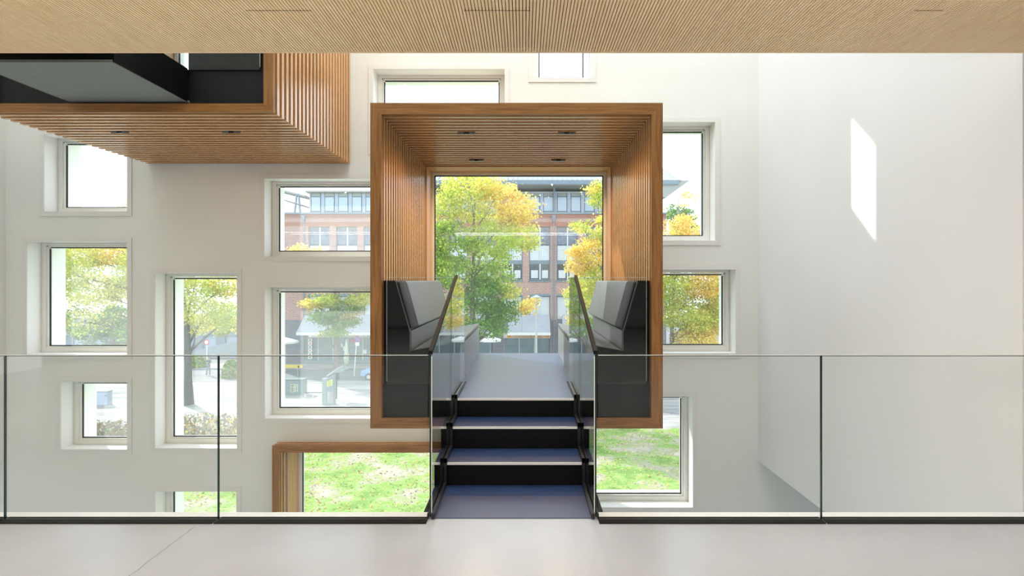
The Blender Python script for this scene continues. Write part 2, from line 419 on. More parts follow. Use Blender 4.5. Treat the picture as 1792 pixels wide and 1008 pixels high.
def furnish(g, cx, zf, full=True):
    """black lining, platform edge panels, benches; zf = platform level"""
    zb = zf - .342
    iw = 1.366
    MB().box(cx - iw, cx + iw, 5.86, 5.90, zb + .002, zf - .003).build('front_panel', black_dark, g)
    MB().box(cx - iw, cx + iw, 5.9, 8.36, zb + .002, zb + .03).build('floor_board', black, g)
    for s in (-1, 1):
        def px(poly): return [(cx + s * u, zf + v) for u, v in poly]
        MB().prism(px([(.585, 0), (1.362, 0), (1.362, 1.06), (1.235, 1.06), (1.085, .535), (1.085, .34), (.585, .43)]), 'y', 5.86, 5.9).build('end_panel', black, g)
        MB().prism(px([(1.235, 1.06), (1.245, 1.06), (1.095, .53), (1.095, .34), (1.085, .34), (1.085, .535)]), 'y', 5.855, 5.859).build('panel_edge', satin, g)
        bn = empty('bench', None)
        tag(bn, ('left' if s < 0 else 'right') + '-hand black leather bench inside the ' + ('central' if full else 'upper') + ' wooden box', 'bench')
        MB().prism(px([(.578, 0), (.60, 0), (.60, .385), (.578, .385)]), 'y', 5.905, 8.35).build('seat_front', seat_metal, bn)
        MB().prism(px([(.576, .388), (.576, .44), (1.08, .345), (1.08, .29)]), 'y', 5.905, 8.35).build('seat_cushion', leather, bn, bevel=.016)
        MB().prism(px([(1.085, .24), (1.105, .24), (1.105, .545), (1.085, .545)]), 'y', 5.905, 8.35).build('back_board', satin, bn)
        MB().prism(px([(1.115, .545), (1.255, 1.06), (1.362, 1.06), (1.362, 0), (1.34, 0), (1.115, 0)]), 'y', 5.905, 8.35).build('back_frame', black, bn)
        MB().prism(px([(1.01, .585), (1.14, 1.058), (1.235, 1.058), (1.1, .56)]), 'y', 5.905, 8.35).build('back_cushion', leather, bn, bevel=.02)
        MB().box(*sorted((cx + s * .61, cx + s * 1.085)), 5.905, 8.35, zf + .003, zf + .24).build('seat_box', black, bn)
        rebase(bn)
        # glass screen across the gap between box side and stair glass
        gs = empty('glass_screen', 'clear glass screen before the %s bench of the %s box' % ('left' if s < 0 else 'right', 'central' if full else 'upper'), 'glass screen')
        MB().box(*sorted((cx + s * .60, cx + s * 1.325)), 5.838, 5.848, zf + .03, zf + 1.09).build('pane', rail_glass, gs)
        MB().box(*sorted((cx + s * .60, cx + s * 1.325)), 5.838, 5.848, zf + 1.0905, zf + 1.093).build('glass_edge', edge_light, gs)
        MB().box(*sorted((cx + s * 1.3255, cx + s * 1.328)), 5.838, 5.848, zf + .03, zf + 1.09).build('glass_edge', edge_light, gs)
        MB().box(*sorted((cx + s * .60, cx + s * 1.325)), 5.836, 5.85, zf + .0, zf + .03).build('shoe', black_metal, gs)
        rebase(gs)
ZF1 = .54
furnish(box1, CX, ZF1)
CX2 = -4.02; ZF2 = 3.752
furnish(box2, CX2, ZF2, False)

# fixtures between the slats
fix_grey = M('fixture grey', (.22, .24, .22), .4, metal=.5)
lamp_face = M('lamp lens', (.03, .03, .03), .15)
def downlight(px, py, zc, label):
    y = (zc - EYE) * F / (VY - py); x = X(px, y)
    g = empty('downlight', label, 'light')
    MB().box(x - .1, x - .03, y - .012, y + .012, zc, zc + .025).box(x + .03, x + .1, y - .012, y + .012, zc, zc + .025).build('housing', fix_grey, g)
    MB().box(x - .03, x + .03, y - .01, y + .01, zc + .002, zc + .025).build('lens', lamp_face, g)
    rebase(g); return x, y
z1i = BX[0][3] - TB - .002
for px, py, nm in ((816.5, 235, 'front left'), (992, 235, 'front right'), (834, 282, 'rear left'), (977, 282, 'rear right')):
    x, y = downlight(px, py, z1i - .02, 'small grey downlight at the %s in the central box ceiling' % nm)
    spot('downlight_lamp', (x, y, z1i - .05), (0, 0, -1), 50, 165, (1, .66, .34))
for px, nm in ((210, 'left'), (405, 'right')):
    x, y = downlight(px, 233, BX[1][2] - .01, 'small grey downlight under the upper box, %s one' % nm)
    spot('downlight_lamp', (x, y, BX[1][2] - .04), (0, .75, -.65), 13, 95, (1, .8, .58))
spot('downlight_lamp', (-2.2, 6.9, 5.2), (0, 1, -.8), 14, 95, (1, .82, .62))  # warm spot aimed at the wall, no downlight housing built here
spot('downlight_lamp', (-1.6, 6.9, -.1), (-.6, 1, -.35), 16, 120, (1, .8, .58))  # second warm spot without a housing

# ------------------------------------------------------------------ stairs in front of the central box
ST = [(4.46, .186), (4.82, .372), (5.16, .54)]
stair = empty('staircase', 'short flight of black steps with pale nosings up to the central box', 'stairs')
hw = .625
prof = [(3.935, -.012), (4.46, -.012), (4.46, .176), (4.82, .176), (4.82, .362), (5.16, .362), (5.16, .53), (5.80, .53), (5.80, .2), (5.35, .2), (4.55, -.35), (3.935, -.35)]
MB().prism(prof, 'x', CX - hw, CX + hw).build('stair_body', black, stair)
MB().box(CX - .545, CX + .545, 3.84, 4.455, .001, .006).build('lower_landing', stair_lino, stair)
for k, ((y, z), y2) in enumerate(zip(ST, (4.815, 5.155, 8.355))):
    hwid = .523 if k < 2 else .523
    MB().box(CX - hwid, CX + hwid, y - .012, y2, z - .009, z).build('tread' if k < 2 else 'landing', stair_lino, stair)
    if k == 2: MB().box(CX - .5755, CX - .5235, 5.985, 8.355, z - .009, z).box(CX + .5235, CX + .5755, 5.985, 8.355, z - .009, z).build('landing_margin', stair_lino, stair)
    MB().box(CX - hwid, CX + hwid, y - .022, y - .013, z - .018, z + .0005).build('nosing', nosing_mat, stair)
    for s in (-1, 1):
        MB().box(*sorted((CX + s * .575, CX + s * hw)), y - .022, y - .013, z - .016, z + .0005).build('nosing', nosing_mat, stair)
for s in (-1, 1):                                # glazing shoe: inner and outer rail following the steps
    for nm, (u0, u1), h in (('inner_rail', (.525, .547), .035), ('outer_rail', (.565, .574), .035)):
        b = MB()
        ys = [3.82, 4.46, 4.82, 5.16, 5.98]; zs = [.006, .186, .372, .54]
        for i in range(4):
            b.box(*sorted((CX + s * u0, CX + s * u1)), ys[i] - .03 if i else ys[i], ys[i + 1] - .03 if i < 3 else 5.83, zs[i] + .0005, zs[i] + h)
            if i: b.box(*sorted((CX + s * u0, CX + s * u1)), ys[i] - .03, ys[i] - .0235, zs[i - 1] + h, zs[i] + h)
        b.build(nm, black_metal, stair)
rebase(stair)
for s, nm in ((-1, 'left'), (1, 'right')):
    bal = empty('glass_balustrade', 'glass balustrade with sloping dark handrail on the %s side of the black steps' % nm, 'balustrade')
    xa, xb = sorted((CX + s * .551, CX + s * .562))
    def top(y): return 1.1 + (min(y, 5.33) - 3.85) / 1.48 * .53
    for (a, c) in ((3.85, 4.945), (4.955, 6.02)):
        low = [(y, z) for (y, z) in ((3.85, .01), (4.43, .01), (4.43, .19), (4.79, .19), (4.79, .376), (5.13, .376), (5.13, .545), (6.02, .545))]
        poly = []
        zprev = None
        def low_at(y): return .01 if y < 4.43 else .19 if y < 4.79 else .376 if y < 5.13 else .545
        pts = [(a, low_at(a))] + [q for q in low if a < q[0] < c] + [(c, low_at(c - .001))]
        tp = [(c, top(c))] + ([(5.33, top(5.33))] if a < 5.33 < c else []) + [(a, top(a))]
        MB().prism(pts + tp, 'x', xa, xb).build('pane', stair_glass, bal)
        MB().box(xa, xb, a - .0035, a - .0005, low_at(a), top(a)).build('glass_edge', edge_dark, bal)
    MB().box(xb + .001 if s < 0 else xa - .006, xb + .006 if s < 0 else xa - .001, 3.842, 3.85, .01, 1.09).build('glass_edge', edge_light, bal)
    MB().prism([(3.85, 1.102), (5.33, 1.632), (5.33, 1.652), (3.85, 1.128)], 'x', xa - .008, xb + .008).build('handrail', rail_black, bal)
    MB().box(xa, xb, 5.335, 6.02, 1.6305, 1.633).build('glass_edge', edge_light, bal)
    rebase(bal)

# ------------------------------------------------------------------ gallery railing
joints = [(-6.37, -4.92), (-4.91, -3.478), (-3.468, -2.048), (-2.038, -.640), (.500, 1.990), (2.0, 3.44)]
names = ['outermost panel at far left', 'panel left of the first joint', 'panel between the two left joints', 'panel ending at the left of the steps', 'panel starting at the right of the steps', 'panel running to the right-hand wall']
for (a, c), nm in zip(joints, names):
    rl = empty('glass_railing', 'clear frameless glass railing, ' + nm, 'railing', 'glass railing panels along the gallery edge')
    MB().box(a, c, 3.824, 3.836, .003, 1.098).build('pane', rail_glass, rl)
    MB().box(a, c, 3.824, 3.836, 1.0985, 1.1015).build('glass_edge', edge_light, rl)
    MB().box(a, c, 3.822, 3.824, 1.0935, 1.0975).build('glass_edge', edge_dark, rl)
    MB().box(c + .0005, c + .0095, 3.824, 3.836, .003, 1.098).build('glass_edge', edge_dark, rl) if c not in (-.640, 3.44) else None
    MB().box(a, c, 3.755, 3.822, .0005, .006).box(a, c, 3.838, 3.857, .0035, .006).build('base_channel', rail_black, rl)
    rebase(rl)

# ------------------------------------------------------------------ bridge to the upper box
br = empty('footbridge', 'dark bridge with grey underside leading into the upper left box', 'bridge')
bw = .60
MB().box(CX2 - bw, CX2 + bw, 4.757, 5.86, 3.418, 3.44).build('soffit', under_grey, br)
MB().box(CX2 - bw - .012, CX2 - bw - .001, 4.757, 5.80, 3.418, 3.752).build('side_plate', black, br)
MB().box(CX2 + bw + .001, CX2 + bw + .012, 4.757, 5.8, 3.418, 3.752).build('side_plate', black, br)
MB().box(CX2 - bw, CX2 + bw, 4.757, 8.3, 3.72, 3.75).box(CX2 - bw, CX2 + bw, 4.757, 4.77, 3.44, 3.72).build('deck', black, br)
MB().box(CX2 - bw, CX2 + bw, 3.95, 4.755, 3.56, 3.70).build('deck_step', black, br)
for s in (-1, 1):
    xa, xb = sorted((CX2 + s * .551, CX2 + s * .562))
    MB().box(xa, xb, 4.0, 5.82, 3.76, 4.85).build('pane', stair_glass, br)
rebase(br)
#OUTSIDE
# ------------------------------------------------------------------ ground outside
def ramp_mat(name, stops, scale, rough=.9, detail=6, stretch=(1, 1, 1), bump=0.):
    m, n, l, b = newmat(name); b.inputs['Roughness'].default_value = rough
    t = n.new('ShaderNodeTexCoord'); mp = n.new('ShaderNodeMapping'); mp.inputs['Scale'].default_value = stretch
    no = n.new('ShaderNodeTexNoise'); no.inputs['Scale'].default_value = scale; no.inputs['Detail'].default_value = detail
    no.inputs['Roughness'].default_value = .68
    l.new(t.outputs['Object'], mp.inputs[0]); l.new(mp.outputs[0], no.inputs['Vector'])
    r = n.new('ShaderNodeValToRGB'); l.new(no.outputs['Fac'], r.inputs[0]); l.new(r.outputs[0], b.inputs['Base Color'])
    for i, (p, c) in enumerate(stops):
        e = r.color_ramp.elements[i] if i < 2 else r.color_ramp.elements.new(p)
        e.position = p; e.color = (*c, 1)
    if bump:
        bp = n.new('ShaderNodeBump'); bp.inputs['Strength'].default_value = bump; l.new(no.outputs['Fac'], bp.inputs['Height']); l.new(bp.outputs[0], b.inputs['Normal'])
    return m
lawn_mat = ramp_mat('patchy lawn', [(.38, (.10, .21, .02)), (.48, (.19, .31, .05)), (.53, (.27, .27, .15)), (.60, (.34, .315, .25))], .55, detail=9, bump=.4)
pave_mat = ramp_mat('pale paving', [(.35, (.17, .17, .18)), (.6, (.40, .385, .37))], .45, stretch=(.4, 2.2, 1))
road_mat = ramp_mat('asphalt', [(.35, (.13, .14, .15)), (.65, (.19, .20, .21))], .5)
kerb_mat = M('kerb stone', (.30, .30, .29), .8, var=.1, scale=3)
tag(MB().box(-70, 60, 9.4, gdepth(749), GZ - .3, GZ).build('lawn', lawn_mat), 'patchy green lawn strewn with fallen leaves below the windows', 'lawn', kind='structure')
tag(MB().box(-90, 80, gdepth(748.8), gdepth(667), GZ - .3, GZ - .01).build('plaza_paving', pave_mat), 'pale sunlit paving between lawn and street', 'pavement', kind='structure')
tag(MB().box(-90, 80, gdepth(667), 120, GZ - .3, GZ - .05).build('road', road_mat), 'grey asphalt street in front of the brick building', 'road', kind='structure')
kb = MB()
y = gdepth(667); tag(kb.box(-90, 80, y - .25, y + .02, GZ - .3, GZ + .03).build('kerb', kerb_mat), 'grey kerb stones along the street', 'kerb', kind='structure')
tag(MB().box(-90, 80, 57.5, 60.9, GZ - .2, GZ + .05).build('sidewalk', pave_mat), 'paved sidewalk along the shop fronts', 'sidewalk', kind='structure')
# scattered fallen leaves and grass tufts on the lawn
def leaf_mesh(name, P, N, size, colors, mat, parent=None):
    """P centres, N normals, quads with per-leaf colours"""
    n = len(P); r = rng.normal(size=(n, 3)); u = np.cross(N, r); u /= np.linalg.norm(u, axis=1)[:, None] + 1e-9
    v = np.cross(N, u); s = size * rng.uniform(.6, 1.3, n)[:, None] * .5
    V = np.stack([P - u * s, P + v * s * .75, P + u * s, P - v * s * .75], 1).reshape(-1, 3)
    me = bpy.data.meshes.new(name); me.vertices.add(4 * n); me.vertices.foreach_set('co', V.astype(np.float32).ravel())
    me.loops.add(4 * n); me.loops.foreach_set('vertex_index', np.arange(4 * n, dtype=np.int32))
    me.polygons.add(n); me.polygons.foreach_set('loop_start', np.arange(0, 4 * n, 4, dtype=np.int32))
    me.polygons.foreach_set('loop_total', np.full(n, 4, dtype=np.int32))
    ca = me.color_attributes.new('leaf', 'FLOAT_COLOR', 'POINT')
    C4 = np.concatenate([colors, np.ones((n, 1))], 1); ca.data.foreach_set('color', np.repeat(C4, 4, 0).astype(np.float32).ravel())
    me.materials.append(mat); me.update(); me.validate()
    o = bpy.data.objects.new(name, me); COL.objects.link(o)
    if parent is not None: o.parent = parent
    o['kind'] = 'stuff'
    return o
def leaf_material():
    m, n, l, b = newmat('autumn leaves'); n.remove(b); out = n['Material Output']
    a = n.new('ShaderNodeAttribute'); a.attribute_name = 'leaf'
    d = n.new('ShaderNodeBsdfDiffuse'); t = n.new('ShaderNodeBsdfTranslucent'); mx = n.new('ShaderNodeMixShader'); mx.inputs[0].default_value = .5
    for x in (d, t): l.new(a.outputs['Color'], x.inputs[0])
    l.new(d.outputs[0], mx.inputs[1]); l.new(t.outputs[0], mx.inputs[2]); l.new(mx.outputs[0], out.inputs[0]); return m
leaf_mat = leaf_material()
PAL = {'green': [(.16, .34, .05), (.24, .44, .07), (.10, .24, .05)], 'lime': [(.42, .55, .08), (.34, .48, .08), (.55, .60, .12)],
       'yellow': [(.88, .74, .16), (.92, .80, .28), (.74, .68, .18)], 'orange': [(.88, .60, .14), (.86, .66, .22), (.76, .48, .14)],
       'dull': [(.14, .20, .10), (.22, .27, .14), (.30, .28, .18)], 'brown': [(.30, .17, .08), (.42, .26, .14), (.22, .14, .08)]}
def pick(names, n):
    cols = np.array([c for k in names for c in PAL[k]]); c = cols[rng.integers(0, len(cols), n)]
    return np.clip(c * rng.uniform(.75, 1.35, (n, 1)), 0, 1)
n = 14000
P = np.stack([rng.uniform(-22, 12, n), rng.uniform(20, 34.2, n), np.full(n, GZ + .02)], 1)
N = np.tile([0, 0, 1.], (n, 1)) + rng.normal(0, .25, (n, 3))
tag(leaf_mesh('fallen_leaves', P, N, .085, pick(['orange', 'brown', 'yellow'], n), leaf_mat), 'fallen autumn leaves scattered over the lawn', 'leaves', kind='stuff')
def tuft(px, py, wd, ht, n, pal, label):
    d = gdepth(py); x0 = X(px, d)
    P = np.stack([x0 + rng.uniform(-wd / 2, wd / 2, n), d + rng.uniform(-.8, .8, n), GZ + ht * rng.uniform(0, 1, n) ** 1.7], 1)
    N = rng.normal(size=(n, 3)); N[:, 2] *= .3
    return tag(leaf_mesh('dry_planting', P, N, .15, pick(pal, n), leaf_mat), label, 'plants', kind='stuff')
tuft(366, 762, 4.2, 1.1, 1500, ['brown', 'orange', 'dull'], 'dry brown planting at the foot of the tall narrow window view')
tuft(200, 765, 3.0, .9, 900, ['brown', 'dull', 'brown'], 'dry brown planting seen in the smallest square window')

# ------------------------------------------------------------------ trees
bark = M('bark', (.20, .17, .15), .9, var=.25, scale=5, bump=.4)
bark_dark = M('dark bark', (.12, .10, .09), .9, var=.25, scale=5, bump=.4)
def tree(label, base_px, base_d, blobs, nleaf, lsize, trunk_r, lean=0., seed=1, bk=None, group=None):
    """blobs: (px, py, radius x px, radius z px, weight, palette) measured in the photograph at depth base_d"""
    global rng; rng = np.random.default_rng(seed); rnd = random.Random(seed)
    d = base_d; bx = X(base_px, d)
    g = empty('tree', label, 'tree'); g.location = (bx, d, GZ)
    off = Vector((bx, d, GZ)); s = d / F; jy = min(1.2, d * .02)
    B = [(X(b[0], d), d + rnd.uniform(-jy, jy), Z(b[1], d), b[2] * s, b[3] * s, b[4], b[5]) for b in blobs]
    topz = max(q[2] for q in B); tx = sum(q[0] for q in B) / len(B)
    H = topz - GZ
    pts = []; 
    for i in range(9):
        f = i / 8; pts.append((lean * f * f * H * .1 + (tx - bx) * .5 * max(0, f - .35), .15 * math.sin(3 * f + seed), H * f))
    MB().tube(pts, [trunk_r * 1.35] + [trunk_r * (1 - .9 * i / 8) for i in range(1, 9)], 10).build('trunk', bk or bark, g, smooth=True)
    b = MB()
    for (x, y, z, rx, rz, wt, pal) in B:
        f = min(.85, max(.22, (z - GZ) / H - .18)); k = min(7, int(f * 8)); t = f * 8 - k
        p0 = Vector(pts[k]).lerp(Vector(pts[k + 1]), t); p1 = Vector((x, y, z)) - off
        mid = p0.lerp(p1, .5) + Vector((rnd.uniform(-.3, .3), rnd.uniform(-.3, .3), rnd.uniform(0, .4)))
        r0 = trunk_r * .38 * (1 - f * .6)
        b.tube([p0, mid, p1], [r0, r0 * .6, r0 * .22], 6)
        for q in range(5):
            e = p1 + Vector((rnd.uniform(-1, 1) * rx, rnd.uniform(-1, 1) * rx, rnd.uniform(-.4, 1) * rz)) * .85
            s0 = mid.lerp(p1, rnd.uniform(.2, .9)); b.tube([s0, s0.lerp(e, .5) + Vector((0, 0, .15)), e], [r0 * .3, r0 * .2, r0 * .08], 4)
    br_ = b.build('branches', bk or bark, g, smooth=True); br_['kind'] = 'stuff'
    W = np.array([q[5] * q[3] * q[4] for q in B]); W /= W.sum(); Ps = []; Ns = []; Cs = []
    for q, wt in zip(B, W):
        m = int(nleaf * wt); kc = max(6, int(m / 42))
        c = rng.normal(size=(kc, 3)); c /= np.linalg.norm(c, axis=1)[:, None]; c *= rng.uniform(.35, 1, (kc, 1)) ** .6
        c *= [q[3], q[3] * .9, q[4]]; ci = rng.integers(0, kc, m)
        cs = np.array([.34, .34, .17]) * (.55 + .25 * q[3])
        p = np.array(q[:3]) + c[ci] + rng.normal(size=(m, 3)) * cs - np.array(off)
        nn = rng.normal(size=(m, 3)); nn[:, 2] += .8; nn /= np.linalg.norm(nn, axis=1)[:, None]
        ccol = pick(q[6], kc)[ci]; lc = pick(q[6], m)
        Ps.append(p); Ns.append(nn); Cs.append(ccol * .55 + lc * .45)
    P = np.concatenate(Ps)
    leaf_mesh('crown', P, np.concatenate(Ns), lsize, np.concatenate(Cs), leaf_mat, g)
    return g
G, LI, YE, OR = ['green'], ['lime', 'green'], ['yellow', 'lime'], ['orange', 'yellow']
tree('big maple turning from green to yellow, filling the left of the central window', 826, 40,
     [(820, 330, 48, 26, 1, YE), (785, 360, 30, 30, 1, YE), (870, 335, 38, 22, 1, OR), (905, 365, 40, 24, 1, OR), (850, 375, 45, 25, .6, YE),
      (790, 420, 38, 38, 1, LI), (860, 425, 50, 32, 1, ['lime']), (915, 415, 30, 24, .9, YE), (900, 380, 32, 15, .8, OR),
      (795, 480, 40, 36, 1, LI), (860, 480, 40, 30, 1, LI), (840, 520, 40, 34, 1.1, G), (875, 545, 36, 28, 1.1, G), (895, 510, 20, 15, 1, YE),
      (775, 545, 24, 36, 1, YE), (850, 575, 42, 17, 1, G), (925, 536, 26, 12, 1, OR), (800, 560, 22, 34, 1, YE), (760, 460, 20, 60, 1, LI), (770, 590, 22, 14, 1, YE)],
     42000, .17, .26, seed=3)
tree('yellow maple at the right edge of the central window', 1075, 44,
     [(1050, 340, 15, 26, 1, YE), (1062, 400, 28, 34, 1, YE), (1040, 440, 32, 30, 1, OR), (1020, 395, 18, 12, .9, YE), (1010, 455, 18, 30, .9, OR),
      (1045, 500, 36, 36, 1, YE), (1012, 520, 22, 34, 1, YE), (1060, 555, 34, 34, 1, LI), (1012, 560, 16, 22, .8, OR), (1040, 330, 24, 8, .6, OR),
      (1100, 520, 40, 60, 1, YE), (1115, 450, 40, 50, 1, OR), (1100, 380, 30, 40, 1, YE)],
     34000, .17, .24, seed=5)
tree('yellow-orange tree filling the window right of the central box', 1176, 50,
     [(1190, 400, 34, 22, 1, OR), (1175, 440, 40, 30, 1, YE), (1215, 430, 24, 26, 1, OR), (1180, 505, 46, 34, 1.2, YE), (1232, 500, 34, 34, 1.2, OR),
      (1200, 555, 46, 30, 1.2, ['lime', 'yellow']), (1240, 570, 34, 30, 1.2, OR), (1215, 598, 46, 20, 1.2, OR), (1262, 530, 34, 44, 1, YE), (1205, 345, 14, 24, .25, OR)],
     34000, .19, .22, seed=8)
tree('young street tree with yellow and green leaves in front of the shop awning', 588, 52,
     [(570, 528, 30, 12, 1, YE), (548, 534, 22, 9, 1, OR), (600, 540, 26, 14, 1, LI), (575, 556, 32, 12, 1.1, G), (630, 524, 26, 10, .8, YE), (600, 565, 28, 9, 1, G),
      (585, 580, 26, 7, 1, LI), (610, 555, 18, 8, 1, OR), (560, 478, 26, 18, .8, YE), (600, 490, 32, 20, .8, LI), (532, 441, 18, 10, .9, OR), (560, 440, 18, 8, .6, OR), (600, 449, 30, 5, .4, YE), (640, 495, 26, 20, .6, YE)],
     15000, .20, .26, seed=11)
tree('large yellow tree whose trunk stands at the left of the tall narrow window', 327, 41,
     [(150, 450, 48, 32, 1, YE), (200, 440, 40, 34, 1, ['yellow', 'orange']), (160, 510, 52, 32, .9, YE), (215, 500, 42, 32, .8, ['yellow', 'dull']), (150, 560, 46, 24, .8, ['yellow', 'dull', 'green']),
      (345, 505, 44, 24, 1, YE), (395, 500, 34, 24, 1, ['yellow', 'lime', 'orange']), (360, 545, 48, 24, 1, YE), (410, 555, 34, 24, .8, YE), (340, 572, 26, 14, .7, YE),
      (270, 470, 60, 50, 1, YE), (216, 360, 12, 10, .35, OR), (260, 400, 50, 44, .7, YE), (95, 470, 50, 60, .9, YE), (220, 585, 30, 14, .5, ['dull', 'green'])],
     40000, .17, .30, seed=14, bk=bark_dark)
tree('dim green tree standing behind the foliage of the far-left windows', 196, 63,
     [(200, 560, 36, 26, 1, ['dull', 'green']), (225, 590, 30, 22, 1, ['dull']), (160, 590, 40, 20, 1, ['dull', 'green']), (395, 565, 22, 24, .8, ['dull', 'lime'])],
     6000, .30, .22, seed=17)
tree('dark green tree in the sky window right of the central box', 1212, 80,
     [(1186, 378, 24, 20, 1, ['dull', 'green']), (1200, 396, 20, 16, 1, ['dull']), (1215, 425, 34, 30, 1, ['dull'])],
     6000, .30, .22, seed=21)
tree('unseen tall tree added to shade the right-hand windows', 440, 20.7,
     [(452, -70, 62, 62, 1, YE), (470, -110, 50, 40, 1, LI), (430, -40, 30, 30, .6, YE), (425, -110, 40, 40, 1, LI)], 9000, .2, .2, seed=30)  # added tree, out of view; its crown blocks sun to two windows
rng = np.random.default_rng(5)
def shrub(px, py, rx, rz, n, label):
    d = gdepth(py); s = d / F
    v = rng.normal(size=(n, 3)); v /= np.linalg.norm(v, axis=1)[:, None]; v[:, 2] = np.abs(v[:, 2])
    P = v * np.array([rx * s, rx * s * .8, rz * s * 1.6]) * rng.uniform(.8, 1.03, (n, 1)) + [X(px, d), d, GZ]
    o = leaf_mesh('shrub', P, v + rng.normal(0, .4, (n, 3)), .2, pick(['dull', 'green', 'lime'], n), leaf_mat)
    return tag(o, label, 'shrub', kind='thing')
shrub(344, 643, 18, 13, 2500, 'rounded clipped bush behind the standing person')
shrub(404, 660, 16, 19, 2500, 'larger bush at the right of the tall narrow window')

# ------------------------------------------------------------------ brick building across the street
FD = 61.0
def bx(px): return X(px, FD)
def bz(py): return Z(py, FD)
def brick_mat(name, c1, c2, mortar):
    m, n, l, b = newmat(name); b.inputs['Roughness'].default_value = .9
    t = n.new('ShaderNodeTexCoord'); sp = n.new('ShaderNodeSeparateXYZ'); cb = n.new('ShaderNodeCombineXYZ')
    ad = n.new('ShaderNodeMath'); l.new(t.outputs['Object'], sp.inputs[0]); l.new(sp.outputs['X'], ad.inputs[0]); l.new(sp.outputs['Y'], ad.inputs[1])
    l.new(ad.outputs[0], cb.inputs[0]); l.new(sp.outputs['Z'], cb.inputs[1])
    k = n.new('ShaderNodeTexBrick'); l.new(cb.outputs[0], k.inputs['Vector'])
    k.inputs['Color1'].default_value = (*c1, 1); k.inputs['Color2'].default_value = (*c2, 1); k.inputs['Mortar'].default_value = (*mortar, 1)
    k.inputs['Scale'].default_value = 1; k.inputs['Brick Width'].default_value = .42; k.inputs['Row Height'].default_value = .15; k.inputs['Mortar Size'].default_value = .022
    l.new(k.outputs['Color'], b.inputs['Base Color']); return m
brick = brick_mat('red brick', (.38, .175, .14), (.46, .23, .18), (.52, .45, .43))
brick_dark = brick_mat('blue grey brick', (.15, .15, .18), (.20, .19, .22), (.33, .32, .33))
soldier = M('soldier course brick', (.36, .16, .115), .9, var=.12, scale=4)
steel_blue = M('blue grey steel', (.19, .25, .30), .5)
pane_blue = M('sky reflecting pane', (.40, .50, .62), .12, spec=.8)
pane_dark = M('dark pane', (.05, .065, .08), .08, spec=.8)
blind_mat = M('grey blind', (.20, .23, .29), .6, var=.25, scale=3)
blind_white = M('white curtain', (.62, .65, .68), .7, var=.06, scale=2)
frame_pale = M('pale window mullion', (.60, .64, .66), .5)
roof_white = M('pale metal roof', (.30, .31, .32), .5)
soffit_mat = M('roof soffit', (.34, .35, .34), .8)
awn_mat = M('grey awning canvas', (.36, .375, .42), .8, var=.06, scale=1)
bd = empty('brick_building', 'red brick office block with glazed top floor and shops at street level', 'building')
bl, brt = bx(440), bx(1166)
WH = []; cols = [539.5 + 48.28 * k for k in range(13)]
for c in cols:
    WH.append((bx(c), bx(c + 37.2), bz(491), bz(396.5)))
    WH.append((bx(c), bx(c + 37.2), bz(586), bz(517)))
b = holed('facade', bl, brt, bz(560), bz(375), FD, FD + .5, [(h[0], h[1], max(h[2], bz(560) + .001), h[3]) for h in WH], [brick, brick], bd)
gh = [(bx(530 if k == 0 else 882 + (k - 1) * 108), bx(660 if k == 0 else 962 + (k - 1) * 108), GZ + .1, bz(561)) for k in (0, 1, 2)]
gh.insert(1, (bx(690), bx(742), GZ + .1, bz(561))); gh.insert(2, (bx(765), bx(862), GZ + .1, bz(561)))
gh[-1] = (bx(990), bx(1070), GZ + .1, bz(561))
holed('plinth', bl, brt, GZ, bz(560), FD, FD + .5, gh, [brick_dark, brick_dark], bd)
MB().box(bl, brt, FD + .5, FD + 11, GZ, bz(375)).build('core', M('dim interior', (.06, .065, .075), .9), bd)
MB().box(bl, brt, FD - .06, FD - .002, bz(381), bz(375)).build('parapet_cap', soldier, bd)
MB().box(bl, brt, FD - .05, FD - .002, bz(396), bz(389)).build('soldier_course', soldier, bd)
MB().box(bl, brt, FD - .16, FD + .6, bz(375), bz(372)).build('ledge', steel_blue, bd)
wx, wz0, wz1 = bx(37.2) - bx(0), bz(491), bz(396.5)
first = {}
def put(nm, mk, key, dx, par):
    """build a repeated piece once, then copy it"""
    if key not in first:
        o = mk(); first[key] = o
    else:
        o = first[key].copy(); COL.objects.link(o); o.location = first[key].location + Vector((dx, 0, 0))
    o.parent = par; return o
